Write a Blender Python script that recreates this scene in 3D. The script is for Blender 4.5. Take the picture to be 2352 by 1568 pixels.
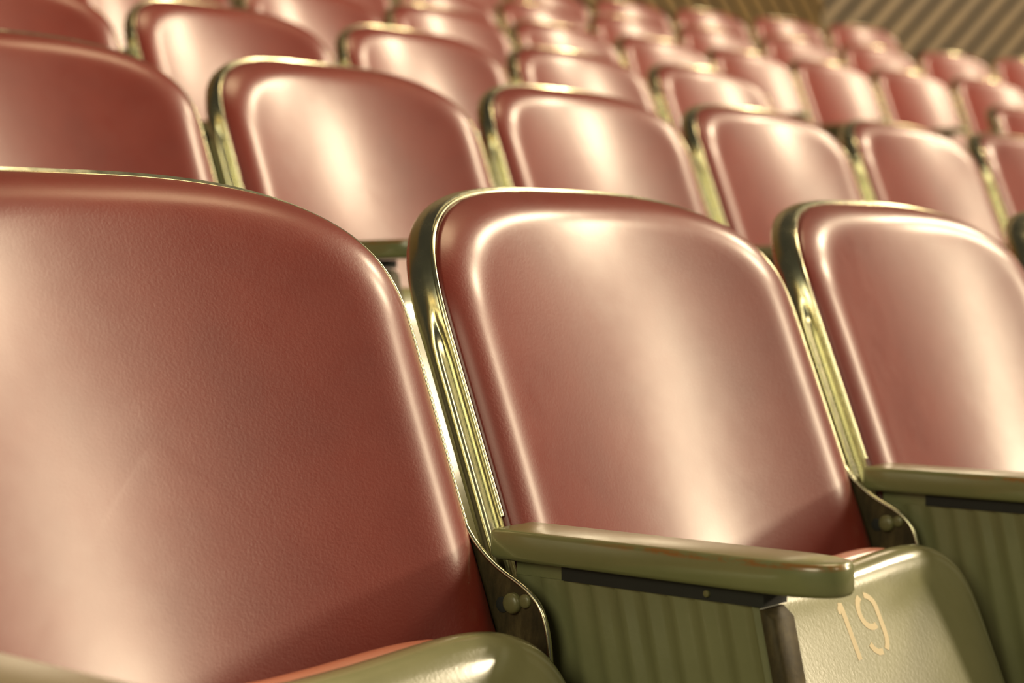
import bpy, bmesh, math, random
from mathutils import Vector, Matrix
from mathutils.bvhtree import BVHTree

scene = bpy.context.scene
for _o in list(bpy.data.objects):
    bpy.data.objects.remove(_o, do_unlink=True)
COL = scene.collection

# ------------------------------------------------------------------ camera
ZA = 0.60                                   # armrest top above its tier
YAW, PITCH, ROLL = 0.8340, -0.0371, -0.0123
CAM = Vector((-0.9939, -0.9322, 0.1896 + ZA))
FPX = 4136.8
cam_data = bpy.data.cameras.new('camera')
cam = bpy.data.objects.new('camera', cam_data)
COL.objects.link(cam)
scene.camera = cam
_f = Vector((math.sin(YAW) * math.cos(PITCH), math.cos(YAW) * math.cos(PITCH), math.sin(PITCH)))
_r = Vector((math.cos(YAW), -math.sin(YAW), 0))
_u = _r.cross(_f)
_r2 = _r * math.cos(ROLL) + _u * math.sin(ROLL)
_u2 = -_r * math.sin(ROLL) + _u * math.cos(ROLL)
cam.matrix_world = Matrix(((_r2.x, _u2.x, -_f.x, CAM.x), (_r2.y, _u2.y, -_f.y, CAM.y), (_r2.z, _u2.z, -_f.z, CAM.z), (0, 0, 0, 1)))
cam_data.sensor_width = 36.0
cam_data.lens = FPX / 2352 * 36.0
cam_data.clip_start = 0.05
cam_data.clip_end = 200
cam_data.dof.use_dof = True
cam_data.dof.focus_distance = 1.36
cam_data.dof.aperture_fstop = 5.4
cam_data.dof.aperture_blades = 0

# ------------------------------------------------------------------ world and lights
world = bpy.data.worlds.new('hall')
scene.world = world
world.use_nodes = True
wn = world.node_tree.nodes
wn['Background'].inputs[0].default_value = (0.78, 0.72, 0.55, 1)
wn['Background'].inputs[1].default_value = 0.065


def area_lamp(name, direction, dist, size, power, color, target=(0.5, 0.3, 0.65), size_y=None):
    d = bpy.data.lights.new(name, 'AREA')
    d.energy = power
    d.color = color
    d.shape = 'RECTANGLE' if size_y else 'DISK'
    d.size = size
    if size_y:
        d.size_y = size_y
    o = bpy.data.objects.new(name, d)
    COL.objects.link(o)
    v = Vector(direction).normalized()
    o.location = Vector(target) + v * dist
    o.rotation_euler = (-v).to_track_quat('-Z', 'Y').to_euler()
    return o


WARM = (1.0, 0.82, 0.55)
area_lamp('hall_and_fill_lamp', (0.70, -0.68, 0.205), 14, 0.9, 680, WARM)
area_lamp('hall_and_fill_lamp', (0.70, -0.61, 0.37), 14, 1.5, 620, WARM, size_y=3.4)
area_lamp('hall_and_fill_lamp', (0.75, -0.38, 0.55), 14, 1.8, 760, WARM)
area_lamp('hall_and_fill_lamp', (0.83, -0.08, 0.56), 14, 1.5, 520, WARM)
area_lamp('hall_and_fill_lamp', (-0.10, -0.80, 0.48), 14, 2.0, 160, WARM)
area_lamp('hall_and_fill_lamp', (0.35, 0.0, 1.0), 10, 4.0, 330, (1.0, 0.74, 0.42))  # unseen overhead fill, added to brighten the tops of armrests and pans
area_lamp('hall_and_fill_lamp', (-1.0, -0.28, 0.42), 12, 5.0, 420, (0.98, 0.90, 0.60))  # broad unseen fill, added to lift the left-facing panels and armrest sides

scene.view_settings.view_transform = 'Standard'
scene.view_settings.look = 'None'
scene.view_settings.exposure = 0.0
scene.view_settings.gamma = 1.0
scene.view_settings.use_curve_mapping = False

# ------------------------------------------------------------------ materials


def new_mat(name):
    m = bpy.data.materials.new(name)
    m.use_nodes = True
    nt = m.node_tree
    return m, nt, nt.nodes['Principled BSDF']


def node(nt, kind, **kw):
    n = nt.nodes.new(kind)
    for k, v in kw.items():
        setattr(n, k, v)
    return n


def noise(nt, scale, detail=4, rough=0.55, vec=None, coord='Object', stretch=None):
    if vec is None:
        tc = node(nt, 'ShaderNodeTexCoord')
        vec = tc.outputs[coord]
    if stretch:
        mp = node(nt, 'ShaderNodeMapping')
        mp.inputs['Scale'].default_value = stretch
        nt.links.new(vec, mp.inputs['Vector'])
        vec = mp.outputs['Vector']
    n = node(nt, 'ShaderNodeTexNoise')
    n.inputs['Scale'].default_value = scale
    n.inputs['Detail'].default_value = detail
    n.inputs['Roughness'].default_value = rough
    nt.links.new(vec, n.inputs['Vector'])
    return n.outputs['Fac']


def ramp(nt, fac, stops):
    r = node(nt, 'ShaderNodeValToRGB')
    el = r.color_ramp.elements
    while len(el) < len(stops):
        el.new(0.5)
    for e, (p, c) in zip(el, stops):
        e.position = p
        e.color = c if len(c) == 4 else (*c, 1)
    nt.links.new(fac, r.inputs['Fac'])
    return r.outputs['Color']


def bump(nt, bsdf, fac, strength, dist=0.001):
    b = node(nt, 'ShaderNodeBump')
    b.inputs['Strength'].default_value = strength
    b.inputs['Distance'].default_value = dist
    nt.links.new(fac, b.inputs['Height'])
    nt.links.new(b.outputs['Normal'], bsdf.inputs['Normal'])


def mixc(nt, fac, a, b):
    m = node(nt, 'ShaderNodeMix', data_type='RGBA')
    for sock, v in ((m.inputs[0], fac), (m.inputs[6], a), (m.inputs[7], b)):
        if hasattr(v, 'links'):
            nt.links.new(v, sock)
        else:
            sock.default_value = v if isinstance(v, float) else (*v, 1)
    return m.outputs[2]


def make_leather(name, base, dark):
    m, nt, b = new_mat(name)
    n1 = noise(nt, 9, 5)
    c = ramp(nt, n1, [(0.3, dark), (0.7, base)])
    nt.links.new(c, b.inputs['Base Color'])
    n2 = noise(nt, 40, 6, 0.65)
    r = ramp(nt, n2, [(0.3, (0.38,) * 3), (0.7, (0.48,) * 3)])
    nt.links.new(r, b.inputs['Roughness'])
    b.inputs['Specular IOR Level'].default_value = 0.3
    b.inputs['Coat Weight'].default_value = 0.72
    b.inputs['Coat Roughness'].default_value = 0.265
    bump(nt, b, noise(nt, 420, 5, 0.6), 0.24, 0.0012)
    return m


LEATHER = make_leather('red_leather', (0.215, 0.024, 0.014), (0.170, 0.018, 0.012))
SEATLEATHER = make_leather('pink_seat_leather', (0.50, 0.17, 0.10), (0.42, 0.13, 0.08))

BRASS, nt, b = new_mat('polished_metal')
b.inputs['Metallic'].default_value = 1.0
nt.links.new(ramp(nt, noise(nt, 30, 4, stretch=(1, 1, 0.2)), [(0.3, (0.60, 0.58, 0.40)), (0.7, (0.70, 0.68, 0.48))]), b.inputs['Base Color'])
nt.links.new(ramp(nt, noise(nt, 60, 5), [(0.3, (0.20,) * 3), (0.8, (0.32,) * 3)]), b.inputs['Roughness'])


def make_paint(name, base, dark, rough, speck=None, speck_amt=0.0):
    m, nt, b = new_mat(name)
    c = ramp(nt, noise(nt, 14, 6, 0.6), [(0.3, dark), (0.7, base)])
    if speck:
        s = ramp(nt, noise(nt, 70, 5, 0.7), [(speck_amt, (0,) * 3), (speck_amt + 0.05, (1,) * 3)])
        c = mixc(nt, s, c, speck)
        s2 = ramp(nt, noise(nt, 26, 8, 0.75), [(0.67, (0,) * 3), (0.72, (1,) * 3)])
        c = mixc(nt, s2, c, speck)
    nt.links.new(c, b.inputs['Base Color'])
    b.inputs['Roughness'].default_value = rough
    b.inputs['Specular IOR Level'].default_value = 0.6
    bump(nt, b, noise(nt, 300, 3), 0.12, 0.0008)
    return m


PAINT = make_paint('olive_paint', (0.225, 0.230, 0.110), (0.18, 0.185, 0.086), 0.38)
PANPAINT = make_paint('pale_olive_paint', (0.29, 0.285, 0.145), (0.24, 0.24, 0.115), 0.24, (0.10, 0.065, 0.025), 0.70)
SHELLPAINT = make_paint('shell_back_paint', (0.16, 0.165, 0.065), (0.12, 0.13, 0.05), 0.35)
pb = PANPAINT.node_tree.nodes['Principled BSDF']
pb.inputs['Coat Weight'].default_value = 0.8
pb.inputs['Coat Roughness'].default_value = 0.12
CREAM = make_paint('cream_lettering', (0.62, 0.50, 0.27), (0.55, 0.44, 0.23), 0.5)
STEEL = make_paint('dark_steel', (0.016, 0.018, 0.015), (0.010, 0.011, 0.009), 0.75)
CONCRETE = make_paint('concrete', (0.17, 0.15, 0.11), (0.12, 0.105, 0.075), 0.8)

WORN, nt, b = new_mat('worn_brown_metal')
c = ramp(nt, noise(nt, 26, 7, 0.7, stretch=(1, 2.2, 0.7)), [(0.30, (0.022, 0.018, 0.008)), (0.5, (0.060, 0.044, 0.018)), (0.76, (0.15, 0.115, 0.048))])
nt.links.new(c, b.inputs['Base Color'])
b.inputs['Roughness'].default_value = 0.6
b.inputs['Specular IOR Level'].default_value = 0.3
bump(nt, b, noise(nt, 60, 6, 0.7), 0.4, 0.001)

BOLTMAT = make_paint('bolt_metal', (0.19, 0.19, 0.085), (0.14, 0.13, 0.05), 0.35)

# armrest: olive paint worn through to orange-brown wood along the inner top edge
ARM, nt, b = new_mat('armrest_paint')
base = ramp(nt, noise(nt, 14, 6, 0.6), [(0.3, (0.19, 0.205, 0.088)), (0.7, (0.235, 0.245, 0.108))])
tc = node(nt, 'ShaderNodeTexCoord')
sx = node(nt, 'ShaderNodeSeparateXYZ')
nt.links.new(tc.outputs['Object'], sx.inputs[0])


def mrange(nt, v, a, b_, c_=0.0, d_=1.0):
    m = node(nt, 'ShaderNodeMapRange')
    m.inputs[1].default_value = a
    m.inputs[2].default_value = b_
    m.inputs[3].default_value = c_
    m.inputs[4].default_value = d_
    nt.links.new(v, m.inputs[0])
    return m.outputs[0]


def mth(nt, op, a, b_):
    m = node(nt, 'ShaderNodeMath', operation=op)
    for i, v in enumerate((a, b_)):
        if isinstance(v, (int, float)):
            m.inputs[i].default_value = v
        else:
            nt.links.new(v, m.inputs[i])
    return m.outputs[0]


top_edge = mth(nt, 'MULTIPLY', mrange(nt, sx.outputs['Z'], -0.0055, -0.0035), mrange(nt, sx.outputs['Z'], -0.0002, -0.0012))
along = mth(nt, 'MULTIPLY', mrange(nt, sx.outputs['Y'], -0.10, -0.17), mrange(nt, sx.outputs['X'], 0.004, -0.01))
wear = mth(nt, 'MULTIPLY', mth(nt, 'MULTIPLY', top_edge, along), mrange(nt, noise(nt, 90, 5, 0.7, stretch=(1, .4, 1)), 0.42, 0.55))
nt.links.new(mixc(nt, wear, base, (0.30, 0.14, 0.035)), b.inputs['Base Color'])
b.inputs['Roughness'].default_value = 0.30
b.inputs['Specular IOR Level'].default_value = 0.7
b.inputs['Coat Weight'].default_value = 0.6
b.inputs['Coat Roughness'].default_value = 0.14
bump(nt, b, noise(nt, 120, 4), 0.1, 0.0008)

WOOD, nt, b = new_mat('slat_wood')
c = ramp(nt, noise(nt, 5, 6, 0.6), [(0.3, (0.12, 0.072, 0.022)), (0.7, (0.175, 0.106, 0.032))])
nt.links.new(c, b.inputs['Base Color'])
b.inputs['Roughness'].default_value = 0.5
GAPMAT, nt, b = new_mat('slat_backing')
nt.links.new(ramp(nt, noise(nt, 8), [(0, (0.003, 0.003, 0.003)), (1, (0.005, 0.0045, 0.004))]), b.inputs['Base Color'])
b.inputs['Roughness'].default_value = 0.9

# ------------------------------------------------------------------ mesh helpers


def link_mesh(name, bm, mat, parent=None, sharp=38, smooth=True):
    bmesh.ops.recalc_face_normals(bm, faces=bm.faces)
    lim = math.radians(sharp)
    for f in bm.faces:
        f.smooth = smooth
    for e in bm.edges:
        if len(e.link_faces) == 2 and e.calc_face_angle(0) > lim:
            e.smooth = False
    me = bpy.data.meshes.new(name)
    bm.to_mesh(me)
    bm.free()
    me.materials.append(mat)
    o = bpy.data.objects.new(name, me)
    COL.objects.link(o)
    if parent:
        o.parent = parent
    return o


def empty(name):
    o = bpy.data.objects.new(name, None)
    o.empty_display_size = 0.05
    COL.objects.link(o)
    return o


def loft(bm, rings, closed=True, cap_first=False, cap_last=False):
    vs = [[bm.verts.new(p) for p in r] for r in rings]
    n = len(rings[0])
    for a, b_ in zip(vs[:-1], vs[1:]):
        for i in range(n if closed else n - 1):
            j = (i + 1) % n
            bm.faces.new((a[i], a[j], b_[j], b_[i]))
    if cap_first:
        bm.faces.new(vs[0])
    if cap_last:
        bm.faces.new(vs[-1])
    return vs


def box(bm, lo, hi):
    x0, y0, z0 = lo
    x1, y1, z1 = hi
    v = [bm.verts.new(p) for p in ((x0, y0, z0), (x1, y0, z0), (x1, y1, z0), (x0, y1, z0), (x0, y0, z1), (x1, y0, z1), (x1, y1, z1), (x0, y1, z1))]
    for q in ((0, 3, 2, 1), (4, 5, 6, 7), (0, 1, 5, 4), (1, 2, 6, 5), (2, 3, 7, 6), (3, 0, 4, 7)):
        bm.faces.new([v[i] for i in q])


def disc_x(bm, x, y, z, r, depth, n=16, dome=0.3):
    """a bolt head whose axis is X, standing on plane x and rising to x+depth"""
    rings = []
    for k, (rr, dd) in enumerate(((1.0, 0), (1.0, 0.6), (0.86, 0.86), (0.5, 1.0))):
        rings.append([(x + depth * dd, y + r * rr * math.cos(2 * math.pi * i / n), z + r * rr * math.sin(2 * math.pi * i / n)) for i in range(n)])
    loft(bm, rings, cap_first=True, cap_last=True)


# ------------------------------------------------------------------ the seat, measured from its armrest height
P = 0.53                     # seat pitch along a row
W, H, LEAN, NEXP, HC, PC = 0.4879, 0.2823, 0.3653, 2.9426, 0.1324, 0.0630
SL, CL = math.sin(LEAN), math.cos(LEAN)
CROWN = 0.014
LIPTOP = 0.0048           # the rolled metal edge stands a little proud along the top
VB = -0.10                   # bottom of the upholstery along the lean


def outline(grow=0.0, m=64, lo=18, vb=VB):
    """half-superellipse top on straight sides; open from lower right to lower left"""
    w2 = W / 2 + grow
    hc = HC + grow
    pts = []
    for i in range(lo):
        pts.append((w2, vb + (H - HC - vb) * i / lo))
    for i in range(m + 1):
        s = math.pi * i / m
        # even spacing round the corners
        cs, sn = math.cos(s), math.sin(s)
        pts.append((w2 * math.copysign(abs(cs) ** (2 / NEXP), cs), H - HC + hc * abs(sn) ** (2 / NEXP)))
    for i in range(lo - 1, -1, -1):
        pts.append((-w2, vb + (H - HC - vb) * i / lo))
    return pts


def back_pt(u, v, h=0.0):
    """point of the backrest: u across, v up the lean, h towards the sitter"""
    q = max(-1.1, min(1.1, 2 * u / W))
    bow = PC * (1 - q * q)
    return (u, v * SL + bow - h * CL, ZA + v * CL + h * SL)


def closed_outline(grow=0.0, vb=VB, nb=14):
    o = outline(grow, vb=vb)
    a, b_ = o[-1], o[0]
    for i in range(1, nb):
        t = i / nb
        o.append((a[0] + (b_[0] - a[0]) * t, vb))
    return o


def make_cushion():
    """upholstered pad: a tight roll along the edge, then a gently crowned face"""
    bm = bmesh.new()
    oc = closed_outline(-0.002, vb=-0.15, nb=20)
    vc, hv = 0.075, 0.24
    prof = [(0.0, -0.012)]
    for t in (0, .04, .09, .15, .22, .30, .39, .49, .6, .72, .85, 1.0):
        prof.append((0.22 * t, 0.004 + 0.0217 * (1 - (1 - t) ** 2.4)))
    prof += [(e, 0.0257) for e in (0.27, 0.33, 0.40, 0.48, 0.56, 0.64, 0.72, 0.80, 0.88, 0.94)]

    def crown(u, v):
        return CROWN * max(0.0, 1 - (2 * u / W) ** 2) * max(0.0, 1 - 0.55 * ((v - vc) / hv) ** 2 - 0.45 * ((v - vc) / hv) ** 4)
    rings = []
    for e, h in prof:
        r = 1 - e
        ring = []
        for u, v in oc:
            uu, vv = u * r, vc + (v - vc) * r
            ring.append(back_pt(uu, vv, h + crown(uu, vv)))
        rings.append(ring)
    vs = loft(bm, rings)
    c = bm.verts.new(back_pt(0, vc, 0.0257 + crown(0, vc)))
    last = vs[-1]
    for i in range(len(last)):
        bm.faces.new((last[i], last[(i + 1) % len(last)], c))
    return bm


def make_shell():
    """pressed back shell: polished rolled edge and plain back"""
    bm = bmesh.new()
    # depth, outward offset of the flat band over the top, outward offset of the rolled sides
    prof = [(0.0, -0.0035, -0.0035), (0.0, 0.0005, 0.0005), (-0.003, 0.0020, 0.0013), (-0.0072, 0.0032, 0.0016), (-0.0084, 0.0036, 0.0004),
            (-0.0096, 0.0040, 0.0014), (-0.0120, 0.0046, 0.0056), (-0.0150, 0.0050, 0.0084), (-0.0185, 0.0051, 0.0096), (-0.0220, 0.0050, 0.0090),
            (-0.0255, 0.0046, 0.0066), (-0.0285, 0.0034, 0.0026), (-0.0305, 0.0012, -0.0006), (-0.0320, -0.0030, -0.0040), (-0.0325, -0.008, -0.008)]
    rings = []
    for k, (h, g0, g1) in enumerate(prof):
        ring = []
        for (u, v), (u1, v1) in zip(closed_outline(g0, vb=VB - 0.02), closed_outline(g1, vb=VB - 0.02)):
            t = min(1.0, max(0.0, (0.172 - v) / 0.016))
            t = t * t * (3 - 2 * t)
            lift = LIPTOP * min(1.0, max(0.0, (v - 0.12) / (H - 0.12))) ** 1.5 if k else 0.0
            ring.append(back_pt(u + (u1 - u) * t, v + (v1 - v) * t + lift, h))
        rings.append(ring)
    oc = closed_outline(-0.008, vb=VB - 0.02)
    vc = 0.085
    for r in (0.85, 0.6, 0.3, 0.08):
        rings.append([back_pt(u * r, vc + (v - vc) * r, -0.0325 - 0.006 * (1 - r)) for u, v in oc])
    loft(bm, rings, cap_last=True)
    return bm


def make_bead():
    bm = bmesh.new()
    path = [back_pt(u, v, 0.0005) for u, v in outline(0.0005, vb=0.004)]
    tube(bm, path, 0.0021)
    return bm


def tube(bm, path, r, n=8):
    path = [Vector(p) for p in path]
    rings = []
    up = Vector((0, -CL, SL))
    for i, p in enumerate(path):
        t = (path[min(i + 1, len(path) - 1)] - path[max(i - 1, 0)]).normalized()
        s = t.cross(up).normalized()
        w = s.cross(t)
        rings.append([p + s * (r * math.cos(2 * math.pi * k / n)) + w * (r * math.sin(2 * math.pi * k / n)) for k in range(n)])
    loft(bm, rings, cap_first=True, cap_last=True)


# side wing of the shell: runs down past the upholstery and sweeps forward to the hinge
WING = [(0.0042, 0.0093), (-0.0005, 0.0), (-0.009, -0.010), (-0.0225, -0.021), (-0.036, -0.029), (-0.057, -0.038), (-0.066, -0.044), (-0.074, -0.052), (-0.079, -0.064), (-0.082, -0.078), (-0.084, -0.11), (-0.09, -0.15), (-0.10, -0.19)]


def smooth_poly(pts, it=2):
    for _ in range(it):
        q = [pts[0]]
        for a, b_ in zip(pts[:-1], pts[1:]):
            q.append((a[0] * .75 + b_[0] * .25, a[1] * .75 + b_[1] * .25))
            q.append((a[0] * .25 + b_[0] * .75, a[1] * .25 + b_[1] * .75))
        q.append(pts[-1])
        pts = q
    return pts


def make_wing(side):
    bm = bmesh.new()
    front = smooth_poly(WING, 2)
    ins = 0.0 if side > 0 else 0.0065          # the left wing tucks in beside the armrest standard
    x0 = side * (W / 2 - 0.0005 - ins)
    x1 = side * (W / 2 + 0.002 - ins)
    rings = []
    back = [(0.022 + 0.38 * z if z > -0.08 else 0.022 + 0.38 * -0.08 + 0.2 * (z + 0.08), z) for _, z in front]
    for (yf, z), (yb, _) in zip(front, back):
        rings.append([(x0, yf, ZA + z), (x1, yf, ZA + z), (x1, max(yb, yf + 0.01), ZA + z), (x0, max(yb, yf + 0.01), ZA + z)])
    loft(bm, rings, cap_first=True, cap_last=True)
    return bm


def make_wing_lip(side):
    bm = bmesh.new()
    front = smooth_poly(WING, 2)
    x = side * (W / 2 + 0.0008 - (0.0 if side > 0 else 0.0065))
    path = [Vector((x, y, ZA + z)) for y, z in front]
    rings = []
    for i, p in enumerate(path):
        t = (path[min(i + 1, len(path) - 1)] - path[max(i - 1, 0)]).normalized()
        s = Vector((1, 0, 0))
        w = t.cross(s)
        rings.append([p + s * (0.0022 * math.cos(2 * math.pi * k / 8)) + w * (0.0018 * math.sin(2 * math.pi * k / 8)) for k in range(8)])
    loft(bm, rings, cap_first=True, cap_last=True)
    return bm


# ---- tip-up pan, modelled in its own plane: u across, q up from the pivot, h outward (towards the aisle)
PANQ, PANW = 0.395, 0.238
DIGQ = 0.330
PTILT = math.radians(21.5)
PIV = (-0.108 - PANQ * math.sin(PTILT), -0.036 - PANQ * math.cos(PTILT))   # y, z relative to armrest


def pan_outline(grow=0.0, m=44):
    w2, hc, n = PANW + grow, 0.105 + grow, 3.3
    pts = [(w2, 0.0), (w2, 0.08), (w2, 0.16), (w2, 0.22)]
    for i in range(m + 1):
        s = math.pi * i / m
        cs, sn = math.cos(s), math.sin(s)
        pts.append((w2 * math.copysign(abs(cs) ** (2 / n), cs), PANQ - 0.105 + hc * abs(sn) ** (2 / n)))
    pts += [(-w2, 0.22), (-w2, 0.16), (-w2, 0.08), (-w2, 0.0)]
    for i in range(1, 10):
        pts.append((-w2 + 2 * w2 * i / 10, 0.0))
    return pts


def pan_pt(u, q, h):
    # local to the pan object, whose origin is the pivot
    q = q - 0.026 * max(0.0, q / PANQ) ** 3 * max(0.0, 1 - (u / PANW) ** 2) ** 1.3     # scooped front edge
    return (u, q * math.sin(PTILT) - h * math.cos(PTILT), q * math.cos(PTILT) + h * math.sin(PTILT))


PAN_PROF = [(-0.006, -0.016), (0.0, -0.017), (0.001, -0.012), (0.0, -0.004), (-0.004, 0.003), (-0.010, 0.0085), (-0.018, 0.0125), (-0.028, 0.015), (-0.045, 0.017)]


def make_pan():
    bm = bmesh.new()
    rings = [[pan_pt(u, q, h) for u, q in pan_outline(g)] for g, h in PAN_PROF]
    oc = pan_outline(-0.045)
    qc = 0.19
    for r, h in ((0.85, 0.0178), (0.65, 0.0186), (0.4, 0.0192), (0.15, 0.0195)):
        rings.append([pan_pt(u * r, qc + (q - qc) * r, h) for u, q in oc])
    loft(bm, rings, cap_last=True)
    return bm


def narrow(pts):
    return [(u * 0.84, q) for u, q in pts]


def make_pan_cushion():
    bm = bmesh.new()
    prof = [(-0.006, -0.015), (0.004, -0.0175), (0.010, -0.022), (0.012, -0.029), (0.009, -0.036), (0.0, -0.0405), (-0.014, -0.042), (-0.045, -0.043)]
    rings = [[pan_pt(u, q, h) for u, q in narrow(pan_outline(g))] for g, h in prof]
    oc = narrow(pan_outline(-0.045))
    qc = 0.19
    for r, h in ((0.8, -0.044), (0.5, -0.045), (0.2, -0.0455)):
        rings.append([pan_pt(u * r, qc + (q - qc) * r, h) for u, q in oc])
    loft(bm, rings, cap_first=True, cap_last=True)
    return bm


_pan_bm = make_pan()
bmesh.ops.recalc_face_normals(_pan_bm, faces=_pan_bm.faces)
PAN_TREE = BVHTree.FromBMesh(_pan_bm)
_pan_bm.free()
PAN_N = Vector((0, -math.cos(PTILT), math.sin(PTILT)))


def on_pan(u, q, lift):
    hit = PAN_TREE.ray_cast(Vector(pan_pt(u, q, 0.1)), -PAN_N)[0]
    return hit + PAN_N * lift


def stroke(bm, pts, wid, h0=-0.0004, h1=0.00025):
    """a flat painted stroke laid on the pan face"""
    pts = [Vector(p) for p in pts]
    L, R = [], []
    for i, p in enumerate(pts):
        t = (pts[min(i + 1, len(pts) - 1)] - pts[max(i - 1, 0)]).normalized()
        nrm = Vector((-t.y, t.x))
        w = wid[i] if isinstance(wid, (list, tuple)) else wid
        L.append(p + nrm * w / 2)
        R.append(p - nrm * w / 2)
    rings = [[on_pan(a.x, a.y, h0), on_pan(a.x, a.y, h1), on_pan(b_.x, b_.y, h1), on_pan(b_.x, b_.y, h0)] for a, b_ in zip(L, R)]
    loft(bm, rings, cap_first=True, cap_last=True)


def arc(cx, cy, rx, ry, a0, a1, n=14):
    return [(cx + rx * math.cos(math.radians(a0 + (a1 - a0) * i / n)), cy + ry * math.sin(math.radians(a0 + (a1 - a0) * i / n))) for i in range(n + 1)]


def make_digit_one(cx, cq):
    bm = bmesh.new()
    h = 0.056
    stroke(bm, [(cx, cq - h / 2), (cx, cq + h / 2 - 0.008), (cx, cq + h / 2)], [0.0062, 0.0062, 0.0062])
    stroke(bm, [(cx + 0.001, cq + h / 2 - 0.0005), (cx - 0.004, cq + h / 2 - 0.006), (cx - 0.0055, cq + h / 2 - 0.0105)], [0.005, 0.005, 0.003])
    return bm


def make_digit_nine(cx, cq):
    bm = bmesh.new()
    h = 0.058
    rx, ry = 0.0135, 0.0160
    cy = cq + h / 2 - ry
    stroke(bm, arc(cx, cy, rx, ry, 108, 292), 0.0062)                       # left bowl
    stroke(bm, arc(cx, cy, rx, ry, 78, 0) + [(cx + rx, cq - h / 2 + 0.020), (cx + rx - 0.0006, cq - h / 2 + 0.013), (cx + rx - 0.003, cq - h / 2 + 0.007), (cx + rx - 0.0065, cq - h / 2 + 0.0025)], 0.0062)
    stroke(bm, [(cx - rx - 0.0005, cq - h / 2 + 0.012), (cx - rx + 0.003, cq - h / 2 + 0.006), (cx - rx + 0.008, cq - h / 2 + 0.0025), (cx + 0.001, cq - h / 2 + 0.0018)], 0.006)
    return bm


def make_hinge():
    bm = bmesh.new()
    for s in (-1, 1):
        box(bm, (min(s * 0.205, s * 0.243), PIV[0] - 0.02, ZA + PIV[1] - 0.02), (max(s * 0.205, s * 0.243), PIV[0] + 0.10, ZA + PIV[1] + 0.015))
    box(bm, (-0.243, PIV[0] + 0.05, ZA + PIV[1] - 0.015), (0.243, PIV[0] + 0.08, ZA + PIV[1] + 0.01))
    return bm


def build_seat():
    root = empty('tip_up_seat')
    link_mesh('backrest_cushion', make_cushion(), LEATHER, root, sharp=80)
    sh = link_mesh('back_shell', make_shell(), BRASS, root, sharp=60)
    sh['label'] = 'polished metal shell edge'
    link_mesh('edge_bead', make_bead(), BRASS, root, sharp=80)
    for s in (-1, 1):
        w = link_mesh('side_bracket', make_wing(s), WORN, root)
        w['label'] = 'brown worn side bracket with bolts'
        link_mesh('bracket_lip', make_wing_lip(s), BRASS, w, sharp=80)
        for (y, z, r, dp, mt) in ((-0.049, -0.051, 0.0078, 0.006, BOLTMAT), (-0.0605, -0.0485, 0.0052, 0.003, BOLTMAT)):
            bm = bmesh.new()
            disc_x(bm, s * (W / 2 - 0.0005 - (0.0 if s > 0 else 0.0065)), y, ZA + z, r, -s * dp)
            link_mesh('bolt', bm, mt, w, sharp=50)
        bm = bmesh.new()
        disc_x(bm, s * (W / 2 - 0.0005 - (0.0 if s > 0 else 0.0065)), -0.0375, ZA - 0.0535, 0.006, -s * 0.0012)
        link_mesh('bolt_hole', bm, STEEL, w, sharp=50)
    pan = link_mesh('seat_pan', make_pan(), PANPAINT, root, sharp=70)
    pan.location = (0.004, PIV[0], ZA + PIV[1])
    link_mesh('seat_cushion', make_pan_cushion(), SEATLEATHER, pan, sharp=80)
    link_mesh('hinge_bar', make_hinge(), STEEL, root)
    return root


# ---- armrest standard; x measured from the middle of the armrest
ARMW, ARML, ARMH, ARMY = 0.0511, 0.298, 0.023, -0.0137


def arm_outline(inset):
    w = ARMW / 2 - inset
    yb, yf = ARMY - inset, ARMY - ARML + inset
    pts = []
    rb = 0.006
    for a in range(0, 91, 30):          # back right, then back left
        t = math.radians(a)
        pts.append((w - rb + rb * math.cos(t), yb - rb + rb * math.sin(t)))
    for a in range(90, 181, 30):
        t = math.radians(a)
        pts.append((-w + rb + rb * math.cos(t), yb - rb + rb * math.sin(t)))
    for i in range(1, 10):
        pts.append((-w, yb - rb + (yf + 0.05 - yb + rb) * i / 10))
    n = 2.3
    for i in range(0, 25):              # blunt nose
        t = math.pi + math.pi * i / 24
        cs, sn = math.cos(t), math.sin(t)
        pts.append((w * math.copysign(abs(cs) ** (2 / n), cs), yf + 0.05 + 0.05 * math.copysign(abs(sn) ** (2 / n), sn)))
    for i in range(9, 0, -1):
        pts.append((w, yb - rb + (yf + 0.05 - yb + rb) * i / 10))
    return pts


def make_armrest():
    bm = bmesh.new()
    prof = [(0.004, -ARMH), (0.0015, -ARMH + 0.0012), (0.0, -ARMH + 0.004), (0.0, -0.0045), (0.0006, -0.0022), (0.002, -0.0006), (0.0045, 0.0)]
    rings = [[(x, y, z) for x, y in arm_outline(i)] for i, z in prof]
    loft(bm, rings, cap_first=True, cap_last=True)
    bmesh.ops.triangulate(bm, faces=[f for f in bm.faces if len(f.verts) > 4])
    return bm


RIBLEAN = math.tan(math.radians(12))


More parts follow.
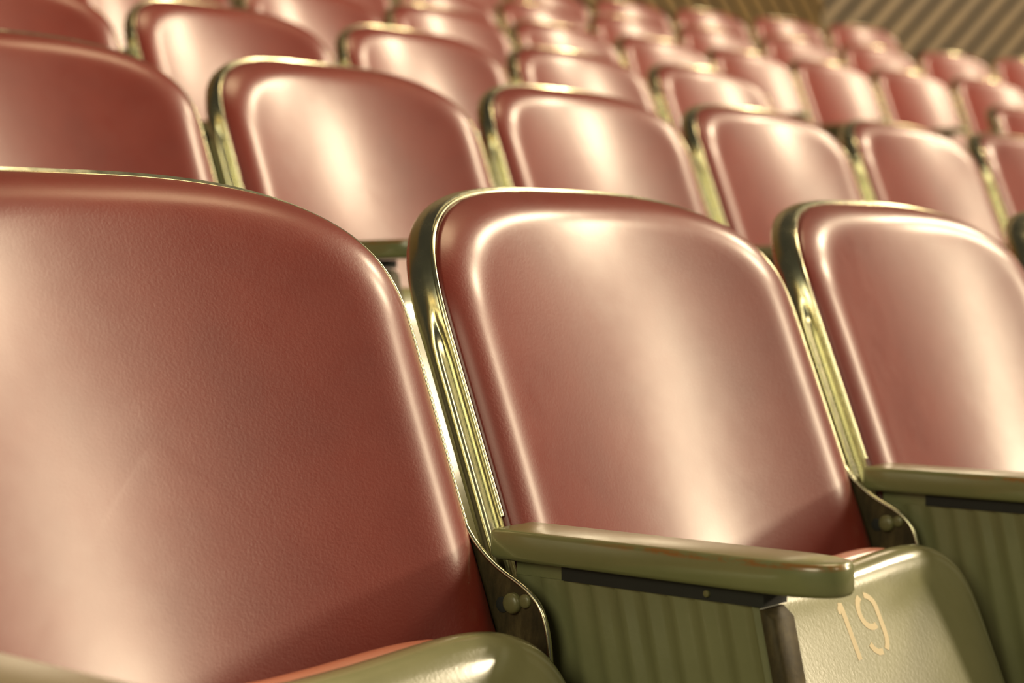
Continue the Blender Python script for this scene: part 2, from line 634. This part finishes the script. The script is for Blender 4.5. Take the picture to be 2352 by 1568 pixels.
def make_side_panel():
    """pressed sheet side with slanted ribs on both faces"""
    bm = bmesh.new()
    top, bot = -0.0345, -ZA + 0.03
    ys = []
    pitch = 0.0235
    y = -0.04
    for i in range(10):
        y0 = -0.030 - pitch * i
        ys += [(y0, 0.0), (y0 - 0.0035, 0.0030), (y0 - 0.009, 0.0022), (y0 - 0.016, 0.0010)]
    ys = [(a, b_) for a, b_ in ys if a > -0.247] + [(-0.249, 0.0)]
    half = 0.0115
    lv = [top, -0.08, -0.16, -0.26, -0.36, -0.46, bot]
    ringsl = []
    for z in lv:
        off = (z - top) * RIBLEAN * (1 if z > -0.3 else 1)
        ring = [(-(half + d), yy + off, z) for yy, d in ys] + [((half + d), yy + off, z) for yy, d in reversed(ys)]
        ringsl.append(ring)
    loft(bm, ringsl, cap_first=True, cap_last=True)
    box(bm, (-0.011, -0.086, -0.0350), (0.011, -0.030, -0.0236))
    return bm


def make_front_edge():
    bm = bmesh.new()
    top, bot = -0.036, -ZA + 0.03
    rings = []
    for z in (top, top - 0.006, -0.08, -0.16, -0.3, bot):
        off = (z - (-0.0345)) * RIBLEAN
        cut = 0.006 if z == top else 0.0
        rings.append([(-0.0128, -0.2495 + off, z), (-0.0128, -0.2575 + off + cut, z), (-0.0100, -0.2605 + off + cut, z), (0.0100, -0.2605 + off + cut, z), (0.0128, -0.2575 + off + cut, z), (0.0128, -0.2495 + off, z)])
    loft(bm, rings, cap_first=True, cap_last=True)
    return bm


def make_support():
    bm = bmesh.new()
    prof = [(-0.0155, -0.0238), (-0.0155, -0.0340), (0.0155, -0.0340), (0.0155, -0.0238)]
    rings = [[(x * k, y, z) for x, z in prof] for y, k in ((-0.078, 1), (-0.086, 1), (-0.248, 1), (-0.254, 0.9))]
    loft(bm, rings, cap_first=True, cap_last=True)
    return bm


def make_foot():
    bm = bmesh.new()
    off = (-ZA + 0.0645) * RIBLEAN
    box(bm, (-0.03, -0.27 + off, -ZA), (0.03, 0.0 + off, -ZA + 0.03))
    return bm


def build_standard():
    root = empty('armrest_standard')
    kids = [link_mesh('armrest', make_armrest(), ARM, root, sharp=60),
            link_mesh('support_bar', make_support(), STEEL, root),
            link_mesh('ribbed_side_panel', make_side_panel(), PAINT, root, sharp=50),
            link_mesh('front_edge', make_front_edge(), WORN, root, sharp=50),
            link_mesh('foot_plate', make_foot(), STEEL, root)]
    bm = bmesh.new()
    disc_x(bm, -0.0155, -0.209, -0.0292, 0.0026, -0.0022, n=12)
    kids.append(link_mesh('screw', bm, BOLTMAT, root))
    for k in kids:
        k.location = (0, 0, ZA)
    return root


# ------------------------------------------------------------------ rows of the bowl: straight, then bending round
DY, DZ = 0.8806, 0.2329
X0, RHO = 4.2, 8.0
XA = 0.0137
ROWZ = [0.0, DZ, 2 * DZ, 3 * DZ + 0.012, 4 * DZ + 0.032, 5 * DZ + 0.055, 6 * DZ + 0.08]      # the rake steepens a little


def on_row(s, depth, z=0.0):
    """world point and heading at arc length s on the curve that lies depth behind the front row"""
    R = RHO + depth
    if s <= X0:
        return Vector((s, depth, z)), 0.0
    th = (s - X0) / R
    return Vector((X0 + R * math.sin(th), -RHO + R * math.cos(th), z)), -th


def copy_tree(o, parent=None):
    c = o.copy()
    COL.objects.link(c)
    if parent:
        c.parent = parent
    for ch in list(o.children):
        copy_tree(ch, c)
    return c


def put(o, r, s):
    p, a = on_row(s, r * DY, ROWZ[r])
    o.location = p
    o.rotation_euler = (0, 0, a)


HW = W / 2
# distance along each row of every seat centre that the photograph shows
CENTRES = {
    0: [k * P + P / 2 for k in range(-1, 3)],
    1: [k * P + P / 2 + 0.4924 for k in range(-1, 5)],
    2: [k * P + P / 2 + 0.999 for k in range(-1, 4)] + [4.41 + HW + 0.53 * k for k in range(0, 1)],
    3: [x + HW for x in (1.48, 2.01, 2.54, 3.06, 3.57, 4.07, 4.57, 5.08, 5.60)],
    4: [x + HW for x in (2.90, 3.43, 3.96, 4.49, 5.02, 5.55, 6.08, 6.60, 7.12)],
    5: [x + HW for x in (4.43, 4.96, 5.49, 6.02, 6.55, 7.08)],
}
ROWNAME = {0: 'front row', 1: 'second row', 2: 'third row', 3: 'fourth row', 4: 'fifth row', 5: 'rearmost sixth row'}
NTH = ['first', 'second', 'third', 'fourth', 'fifth', 'sixth', 'seventh', 'eighth', 'ninth', 'tenth', 'eleventh', 'twelfth']

seat0 = build_seat()
arm0 = build_standard()
first_seat, first_arm = True, True
seat_map = {}
for r, cs in CENTRES.items():
    for n, s_ in enumerate(cs):
        o = seat0 if first_seat else copy_tree(seat0)
        first_seat = False
        put(o, r, s_)
        if r == 0:
            lab = ['large red padded seat cut off by the left edge of the photo, nearest the camera',
                   'red padded tip-up seat with number 19 painted on its green pan',
                   'red padded front row seat just right of the seat numbered 19',
                   'sliver of red front row seat cut off by the right edge of the photo'][n]
        else:
            lab = 'red padded metal-edged seat in the %s, %s in view from the left' % (ROWNAME[r], NTH[n])
        o['label'] = lab
        o['category'] = 'seat'
        o['group'] = 'red tip-up seats in the ' + ROWNAME[r]
        seat_map[(r, n - 1)] = o

for r, cs in CENTRES.items():
    for n, s_ in enumerate(cs):
        if r > 3 or (r, n) in ((0, 3), (1, 0), (2, 0), (2, 5)):      # these are out of the frame or hidden
            continue
        o = arm0 if first_arm else copy_tree(arm0)
        first_arm = False
        put(o, r, s_ - P / 2 + XA)
        if r == 0:
            lab = ['olive armrest end cut off in the bottom left corner, left of the largest red seat',
                   'green armrest with worn orange edge between the largest red seat and seat 19',
                   'green armrest on ribbed standard just right of the number 19'][n]
        elif n == 0:
            lab = 'green armrest standard left of the first seat in view in the %s' % ROWNAME[r]
        else:
            lab = 'green armrest standard in the %s between its %s and %s seats from the left' % (ROWNAME[r], NTH[n - 1], NTH[n])
        o['label'] = lab
        o['category'] = 'armrest'
        o['group'] = 'armrest standards in the ' + ROWNAME[r]

# the pan of the largest seat is pushed a little further up
for ch in seat_map[(0, -1)].children:
    if ch.name.startswith('seat_pan'):
        ch.rotation_euler = (math.radians(-6.5), 0, 0)
        ch.location.z += 0.017
# number 19 is painted on the pan of the seat in the middle of the front row
for ch in seat_map[(0, 0)].children:
    if ch.name.startswith('seat_pan'):
        for fn, cx in ((make_digit_one, 0.001), (make_digit_nine, 0.0365)):
            d = link_mesh('painted_digit', fn(cx, DIGQ), CREAM, ch, smooth=False)
            d['label'] = 'cream stencilled digit 1' if fn is make_digit_one else 'cream stencilled digit 9'

# ------------------------------------------------------------------ stepped concrete tiers
bm = bmesh.new()
stations = [-2.2, -1, 0, 1, 2, 3, 4.2] + [4.2 + 0.4 * i for i in range(1, 13)]
prof = []
for r in range(0, 7):
    prof += [(r * DY - 0.50 + (-1.2 if r == 0 else 0), ROWZ[r]), (r * DY + 0.3806, ROWZ[r])]
rows = []
for s in stations:
    line = []
    for dpt, z in prof:
        # same heading for every tier: bend by angle, so that tiers stay concentric
        if s <= X0:
            line.append(Vector((s, dpt, z)))
        else:
            th = (s - X0) / (RHO + 3.5)
            R = max(0.15, RHO + dpt)
            line.append(Vector((X0 + R * math.sin(th), -RHO + R * math.cos(th), z)))
    rows.append(line)
loft(bm, rows, closed=False)
o = link_mesh('floor', bm, CONCRETE, smooth=False)
o['kind'] = 'structure'
o['label'] = 'stepped concrete tiers under the seats'
o['category'] = 'floor'

# ------------------------------------------------------------------ slatted timber wall behind the last row


def ray_point(px, py, dist):
    d = _f + _r2 * ((px - 1176) / FPX) + _u2 * ((784 - py) / FPX)
    return CAM + d * dist


def slat_wall(name, a, b_, z0, z1, lean, pitch, label):
    """vertical wall from a to b (plan), clad with boards that run at 45 degrees"""
    a, b_ = Vector((a.x, a.y, 0)), Vector((b_.x, b_.y, 0))
    L = (b_ - a).length
    t = (b_ - a).normalized()
    nrm = Vector((t.y, -t.x, 0))
    if nrm.dot(CAM - a) < 0:
        nrm = -nrm
    bm = bmesh.new()
    hh = z1 - z0
    q = [a + Vector((0, 0, z0)), b_ + Vector((0, 0, z0)), b_ + Vector((0, 0, z1)), a + Vector((0, 0, z1))]
    front = [bm.verts.new(p) for p in q]
    backv = [bm.verts.new(p - nrm * 0.1) for p in q]
    bm.faces.new(front)
    bm.faces.new(backv)
    for i in range(4):
        bm.faces.new((front[i], front[(i + 1) % 4], backv[(i + 1) % 4], backv[i]))
    o = link_mesh(name, bm, GAPMAT, smooth=False)
    o['kind'] = 'structure'
    o['label'] = label
    o['category'] = 'wall'
    # boards
    bm = bmesh.new()
    bw = pitch * 0.68
    step = pitch * math.sqrt(2)
    n = int((L + hh) / step) + 2
    for i in range(-1, n):
        s0 = i * step - hh * (1 if lean > 0 else 0)
        # board centre line: (s0 + w) -> along (lean, 1)
        poly = []
        halfw = bw * math.sqrt(2) / 2
        c0, c1 = (s0, s0 + hh) if lean > 0 else (s0, s0 - hh)
        quad = [(c0 - halfw, 0), (c0 + halfw, 0), (c1 + halfw, hh), (c1 - halfw, hh)]
        # clip against 0..L
        for lim, sign in ((0.0, 1), (L, -1)):
            out = []
            for j in range(len(quad)):
                p, q2 = quad[j], quad[(j + 1) % len(quad)]
                ip, iq = (p[0] - lim) * sign >= 0, (q2[0] - lim) * sign >= 0
                if ip:
                    out.append(p)
                if ip != iq:
                    k = (lim - p[0]) / (q2[0] - p[0])
                    out.append((lim, p[1] + (q2[1] - p[1]) * k))
            quad = out
            if len(quad) < 3:
                break
        if len(quad) < 3:
            continue
        base = [a + t * x + Vector((0, 0, z0 + z)) + nrm * 0.001 for x, z in quad]
        topv = [p + nrm * 0.012 for p in base]
        loft(bm, [base, topv], cap_first=True, cap_last=True)
    link_mesh('board_cladding', bm, WOOD, o, smooth=False)
    return o


V = ray_point(1885, 30, 10.8)
LFT = Vector((-1.0, V.y, 0))
_a = math.radians(-27)
RGT = V + Vector((math.cos(_a), math.sin(_a), 0)) * 4.5
slat_wall('wall_right', V, RGT, 1.25, 4.6, 1, 0.127, 'brown timber wall of rising diagonal boards at top right')
slat_wall('wall_back', LFT, V, 1.25, 4.6, -1, 0.127, 'brown timber wall of falling diagonal boards behind the last row')
